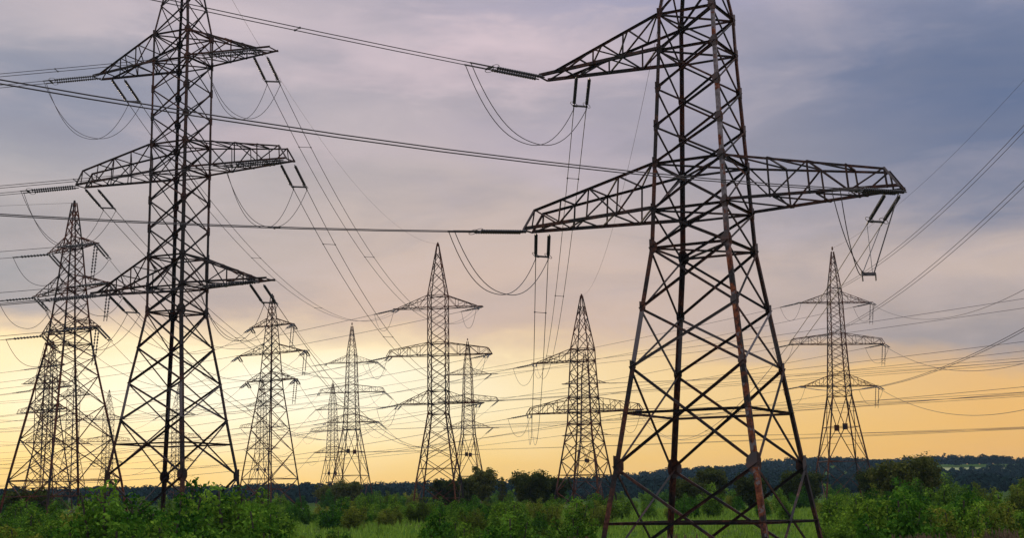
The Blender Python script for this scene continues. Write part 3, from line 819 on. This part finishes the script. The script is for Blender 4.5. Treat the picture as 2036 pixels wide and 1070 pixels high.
scatter(30, 900, 1190, 100, 190, 1.0, 1.7, 'green shrub in the band in front of the pointed two-level pylon', None)
scatter(24, 840, 1190, 52, 80, 1.0, 1.6, 'leafy green shrub in the foreground left of the largest pylon', G_+(3,5))
scatter(26, 1180, 1650, 130, 210, 1.0, 1.8, 'green shrub behind the lawn seen through the legs of the largest pylon', None)
scatter(10, 1250, 1640, 52, 58, .6, .9, 'low green shrub around the feet of the largest pylon', G_)
scatter(34, 1640, 2060, 58, 105, 1.2, 2.1, 'leafy green shrub in the tall thicket filling the lower right corner', None, skip=lambda u, D: u < 1720 and D < 80)
scatter(18, 1640, 2050, 110, 180, 1.4, 2.2, 'green shrub of the farther thicket below the right-hand pylon', G_+(6,))
scatter(70, -40, 1240, 225, 430, 1.3, 2.3, 'distant rounded bush in the hedge line under the far forest, left and centre', G_+(6,))
scatter(34, 1240, 2080, 215, 400, 1.5, 2.6, 'distant rounded bush in the hedge line under the far hill, right side', G_+(6,))
# brown dry stalks in the right thicket
for i, (u, D) in enumerate(((1790,56), (1812,57), (1960,62), (1985,60), (300,58), (1330,60), (1120,60), (1840,58))):
    mb = MB(); r2 = random.Random(i)
    for k in range(70):
        a = r2.uniform(0,6.28); q = r2.uniform(0,.8); x, y = math.cos(a)*q, math.sin(a)*q*.6; h = r2.uniform(.9,1.9)
        mb.tube([(x, y, -.1), (x*1.1, y, h*.6), (x*1.3+r2.uniform(-.1,.1), y, h)], .012, 3)
        mb.lathe((x*1.3, y, h*.8), (0,0,1), [(0,.01), (h*.08,.045), (h*.2,.01)], 4)
    o = mb.build('dry_weeds', M['dryscrub']); x = U(u, D); o.location = (x, D, gz(x, D))
    tag(o, 'clump of reddish brown dry weed stalks between the green shrubs', 'weeds', 'clumps of dry brown weeds')
# trees
def tree(u, D, h, wd, label, seed, mat='leaf_tree', leafs=.2, per=240, grp='trees beyond the meadow'):
    r2 = random.Random(seed); x = U(u, D); root = empty('leafy_tree', (x, D, gz(x, D)-.1)); tb = MB(); cl = []
    tb.lathe((0,0,0), (0,0,1), [(0,h*.035), (h*.35,h*.024), (h*.8,h*.008)], 7)
    nb = int(9+wd)
    for i in range(nb*2):
        a = i*2.4+r2.uniform(-.3,.3); t = .28+.68*(i/(nb*2)); rr_ = wd*.5*math.sin(math.pi*min(1, .22+.78*(1-t)*1.15))*r2.uniform(.6,1.0)
        e = (math.cos(a)*rr_, math.sin(a)*rr_, h*t+rr_*.25)
        tb.tube([(0,0,h*t*.72), (e[0]*.5, e[1]*.5, e[2]*.9), e], h*.008, 4)
        for j in range(3):
            f = (.55+.45*j/2); cl.append((e[0]*f+r2.uniform(-.3,.3), e[1]*f+r2.uniform(-.3,.3), e[2]*(.92+.06*j)+r2.uniform(-.3,.4), wd*.15*r2.uniform(.6,1.25)))
    cl.append((0,0,h*.9,wd*.13))
    mesh_obj('crown', leaf_mesh('crown', cl, per, leafs, M[mat], .3, .85, 1.4), root)
    tb.build('trunk', M['bark'], root)
    tag(root, label, 'tree', grp)
tree(1790, 165, 4.8, 7.2, 'broad dark bushy tree standing right of the pylon with the open base', 1)
tree(1740, 175, 4.0, 5.5, 'smaller dark tree touching the left side of the broad bushy tree', 2)
tree(1355, 185, 3.7, 4.2, 'round dark tree seen between the left and back legs of the largest pylon', 3)
tree(1478, 190, 4.0, 4.4, 'dark tree seen beside the near leg of the largest pylon', 4)
tree(1405, 230, 5.6, 5.0, 'taller olive tree seen through the bracing of the largest pylon', 5)
tree(1580, 210, 4.4, 6.0, 'brownish tree seen through the right legs of the largest pylon', 6)
tree(957, 240, 6.5, 4.2, 'dark tree at the foot of the pale pylon behind the wide-armed one', 7)
tree(993, 235, 5.2, 1.4, 'narrow dark poplar right of the wide-armed pylon', 8, leafs=.15, per=500)
tree(1048, 215, 5.0, 5.2, 'round dark olive tree left of the pointed two-level pylon', 9)
tree(1090, 222, 4.4, 5.0, 'wide dark tree touching the foot of the pointed two-level pylon', 10)
tree(880, 225, 4.2, 4.6, 'dark bushy tree behind the legs of the wide-armed pylon', 11)
tree(925, 230, 4.8, 4.0, 'dark bushy tree just right of the legs of the wide-armed pylon', 12)
tree(690, 300, 4.5, 6.0, 'dark tree among the feet of the pale pair of pylons', 13)
tree(650, 305, 4.0, 5.0, 'low dark tree left of the feet of the pale pair of pylons', 14)
tree(60, 150, 3.0, 4.5, 'low dark tree behind the legs of the far-left pylon', 15)
# grass
def grass():
    n = 26000; V = []; 
    D = 46+170*np.random.random(n)**1.6; u = np.random.uniform(-40, 2080, n); x = (u-1018)/F_PX*D
    V = np.empty((n,3,3,3))
    zz = np.array([gz(a, b) for a, b in zip(x, D)])
    for k in range(3):
        ox = x+np.random.normal(size=n)*.12; oy = D+np.random.normal(size=n)*.12
        h = np.random.uniform(.15,.5,n)*(1+.9*(np.random.random(n)>.93)); wd = .035+D*.0004; lean = np.random.normal(size=(n,2))*.12; th = np.random.uniform(0, 3.14, n)
        V[:,k,0] = np.stack([ox-wd*np.cos(th), oy-wd*np.sin(th), zz-.03], 1); V[:,k,1] = np.stack([ox+wd*np.cos(th), oy+wd*np.sin(th), zz-.03], 1)
        V[:,k,2] = np.stack([ox+lean[:,0], oy+lean[:,1], zz+h], 1)
    tot = n*3; me = bpy.data.meshes.new('grass'); me.vertices.add(tot*3); me.vertices.foreach_set('co', V.reshape(-1).astype(np.float32))
    me.loops.add(tot*3); me.loops.foreach_set('vertex_index', np.arange(tot*3, dtype=np.int32)); me.polygons.add(tot)
    me.polygons.foreach_set('loop_start', np.arange(0, tot*3, 3, dtype=np.int32)); me.update(calc_edges=True); me.materials.append(M['grassblade'])
    tag(mesh_obj('grass', me), 'bright green meadow grass covering the open ground', 'grass', kind='stuff')
grass()
# far forest on the slopes: one mass
def field(label_name, u0, u1, D0, D1, c):
    v = []; f = []; nu, nd = 40, 10
    for j in range(nd+1):
        for i in range(nu+1):
            D = D0+(D1-D0)*j/nd; x = U(u0+(u1-u0)*i/nu, D); v.append((x, D, gz(x, D)+.35))
    for j in range(nd):
        for i in range(nu): a = j*(nu+1)+i; f.append((a, a+1, a+nu+2, a+nu+1))
    me = bpy.data.meshes.new('field'); me.from_pydata(v, [], f)
    m, t, b = material(label_name); g = nz(t, .02, 4)
    t.links.new(cr(t, g, [(.35, c), (.7, tuple(x*.7 for x in c))]), b.inputs['Base Color']); b.inputs['Roughness'].default_value = 1; b.inputs['Specular IOR Level'].default_value = 0
    me.materials.append(m); tag(mesh_obj('field', me), kind='structure')
field('ripe_grain_field', 1820, 2150, 1110, 1230, (.30,.32,.16))
field('pale_green_field', 650, 860, 945, 1055, (.17,.26,.10))
def forest():
    cl = []
    for i in range(7000):
        D = 620+1100*random.random()**1.1; u = random.uniform(-60, 2100)
        x = U(u, D)
        # fields left open between the woods
        if abs(D-1170-15*math.sin(u*.01)) < 70 and u > 1830: continue
        if abs(D-1000) < 60 and 660 < u < 850: continue
        if D > 1150 and u < 1150 and random.random() < .6: continue
        h = random.uniform(6, 11)*(.75+.25*math.sin(u*.02+D*.01))
        z = gz(x, D); cl.append((x, D, z+h*.5, h*.48))
    n = len(cl); c = np.array(cl); per = 56
    d = np.random.normal(size=(n,per,3)); d /= np.linalg.norm(d, axis=2)[:,:,None]; d[:,:,2] = np.abs(d[:,:,2])*1.2-.25
    p = c[:,None,:3]+d*c[:,None,3:4]*np.random.uniform(.75,1.1,(n,per,1))
    nr = d+np.random.normal(size=d.shape)*.3; nr /= np.linalg.norm(nr, axis=2)[:,:,None]
    t = np.cross(nr, np.random.normal(size=d.shape)); t /= np.linalg.norm(t, axis=2)[:,:,None]; b = np.cross(nr, t)
    s = np.random.uniform(.5,1.3,(n,per,1))
    V = np.stack([p-t*s, p+b*s*.9, p+t*s, p-b*s*.9], 2).reshape(-1,3); tot = n*per
    me = bpy.data.meshes.new('far_forest'); me.vertices.add(len(V)); me.vertices.foreach_set('co', V.astype(np.float32).ravel())
    me.loops.add(tot*4); me.loops.foreach_set('vertex_index', np.arange(tot*4, dtype=np.int32)); me.polygons.add(tot)
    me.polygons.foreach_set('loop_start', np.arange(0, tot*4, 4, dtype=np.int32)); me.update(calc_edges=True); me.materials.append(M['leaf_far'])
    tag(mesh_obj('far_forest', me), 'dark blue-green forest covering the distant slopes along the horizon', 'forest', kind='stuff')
forest()
print('objects', len(bpy.data.objects), 'shrubs', SHRUBN[0])

# haze over the whole plain
def haze(density):
    me = bpy.data.meshes.new('haze'); x0, x1, y0, y1, z0, z1 = -2400, 2400, -120, 3600, EYE-16, 95
    v = [(x, y, z) for z in (z0, z1) for y in (y0, y1) for x in (x0, x1)]
    me.from_pydata(v, [], [(0,2,3,1), (4,5,7,6), (0,1,5,4), (2,6,7,3), (0,4,6,2), (1,3,7,5)])
    m = bpy.data.materials.new('haze_air'); m.use_nodes = True; t = m.node_tree; t.nodes.clear()
    o = t.nodes.new('ShaderNodeOutputMaterial'); p = t.nodes.new('ShaderNodeVolumePrincipled')
    p.inputs['Color'].default_value = (.42,.68,1,1); p.inputs['Density'].default_value = density; p.inputs['Anisotropy'].default_value = .3
    t.links.new(p.outputs[0], o.inputs['Volume']); me.materials.append(m)
    o = bpy.data.objects.new('haze', me); col.objects.link(o); tag(o, 'thin evening haze over the plain', kind='stuff')
haze(.00003)

# haze over the whole plain
def haze(density):
    me = bpy.data.meshes.new('haze'); x0, x1, y0, y1, z0, z1 = -2400, 2400, -120, 3600, EYE-16, 95
    v = [(x, y, z) for z in (z0, z1) for y in (y0, y1) for x in (x0, x1)]
    me.from_pydata(v, [], [(0,2,3,1), (4,5,7,6), (0,1,5,4), (2,6,7,3), (0,4,6,2), (1,3,7,5)])
    m = bpy.data.materials.new('haze_air'); m.use_nodes = True; t = m.node_tree; t.nodes.clear()
    o = t.nodes.new('ShaderNodeOutputMaterial'); p = t.nodes.new('ShaderNodeVolumePrincipled')
    p.inputs['Color'].default_value = (.42,.68,1,1); p.inputs['Density'].default_value = density; p.inputs['Anisotropy'].default_value = .3
    t.links.new(p.outputs[0], o.inputs['Volume']); me.materials.append(m)
    o = bpy.data.objects.new('haze', me); col.objects.link(o); tag(o, 'thin evening haze over the plain', kind='stuff')
haze(.00003)

for o in bpy.data.objects:
    if o.get('label') and len(o['label'].replace('-',' ').split())>16: print('LONG', o.name, o['label'])
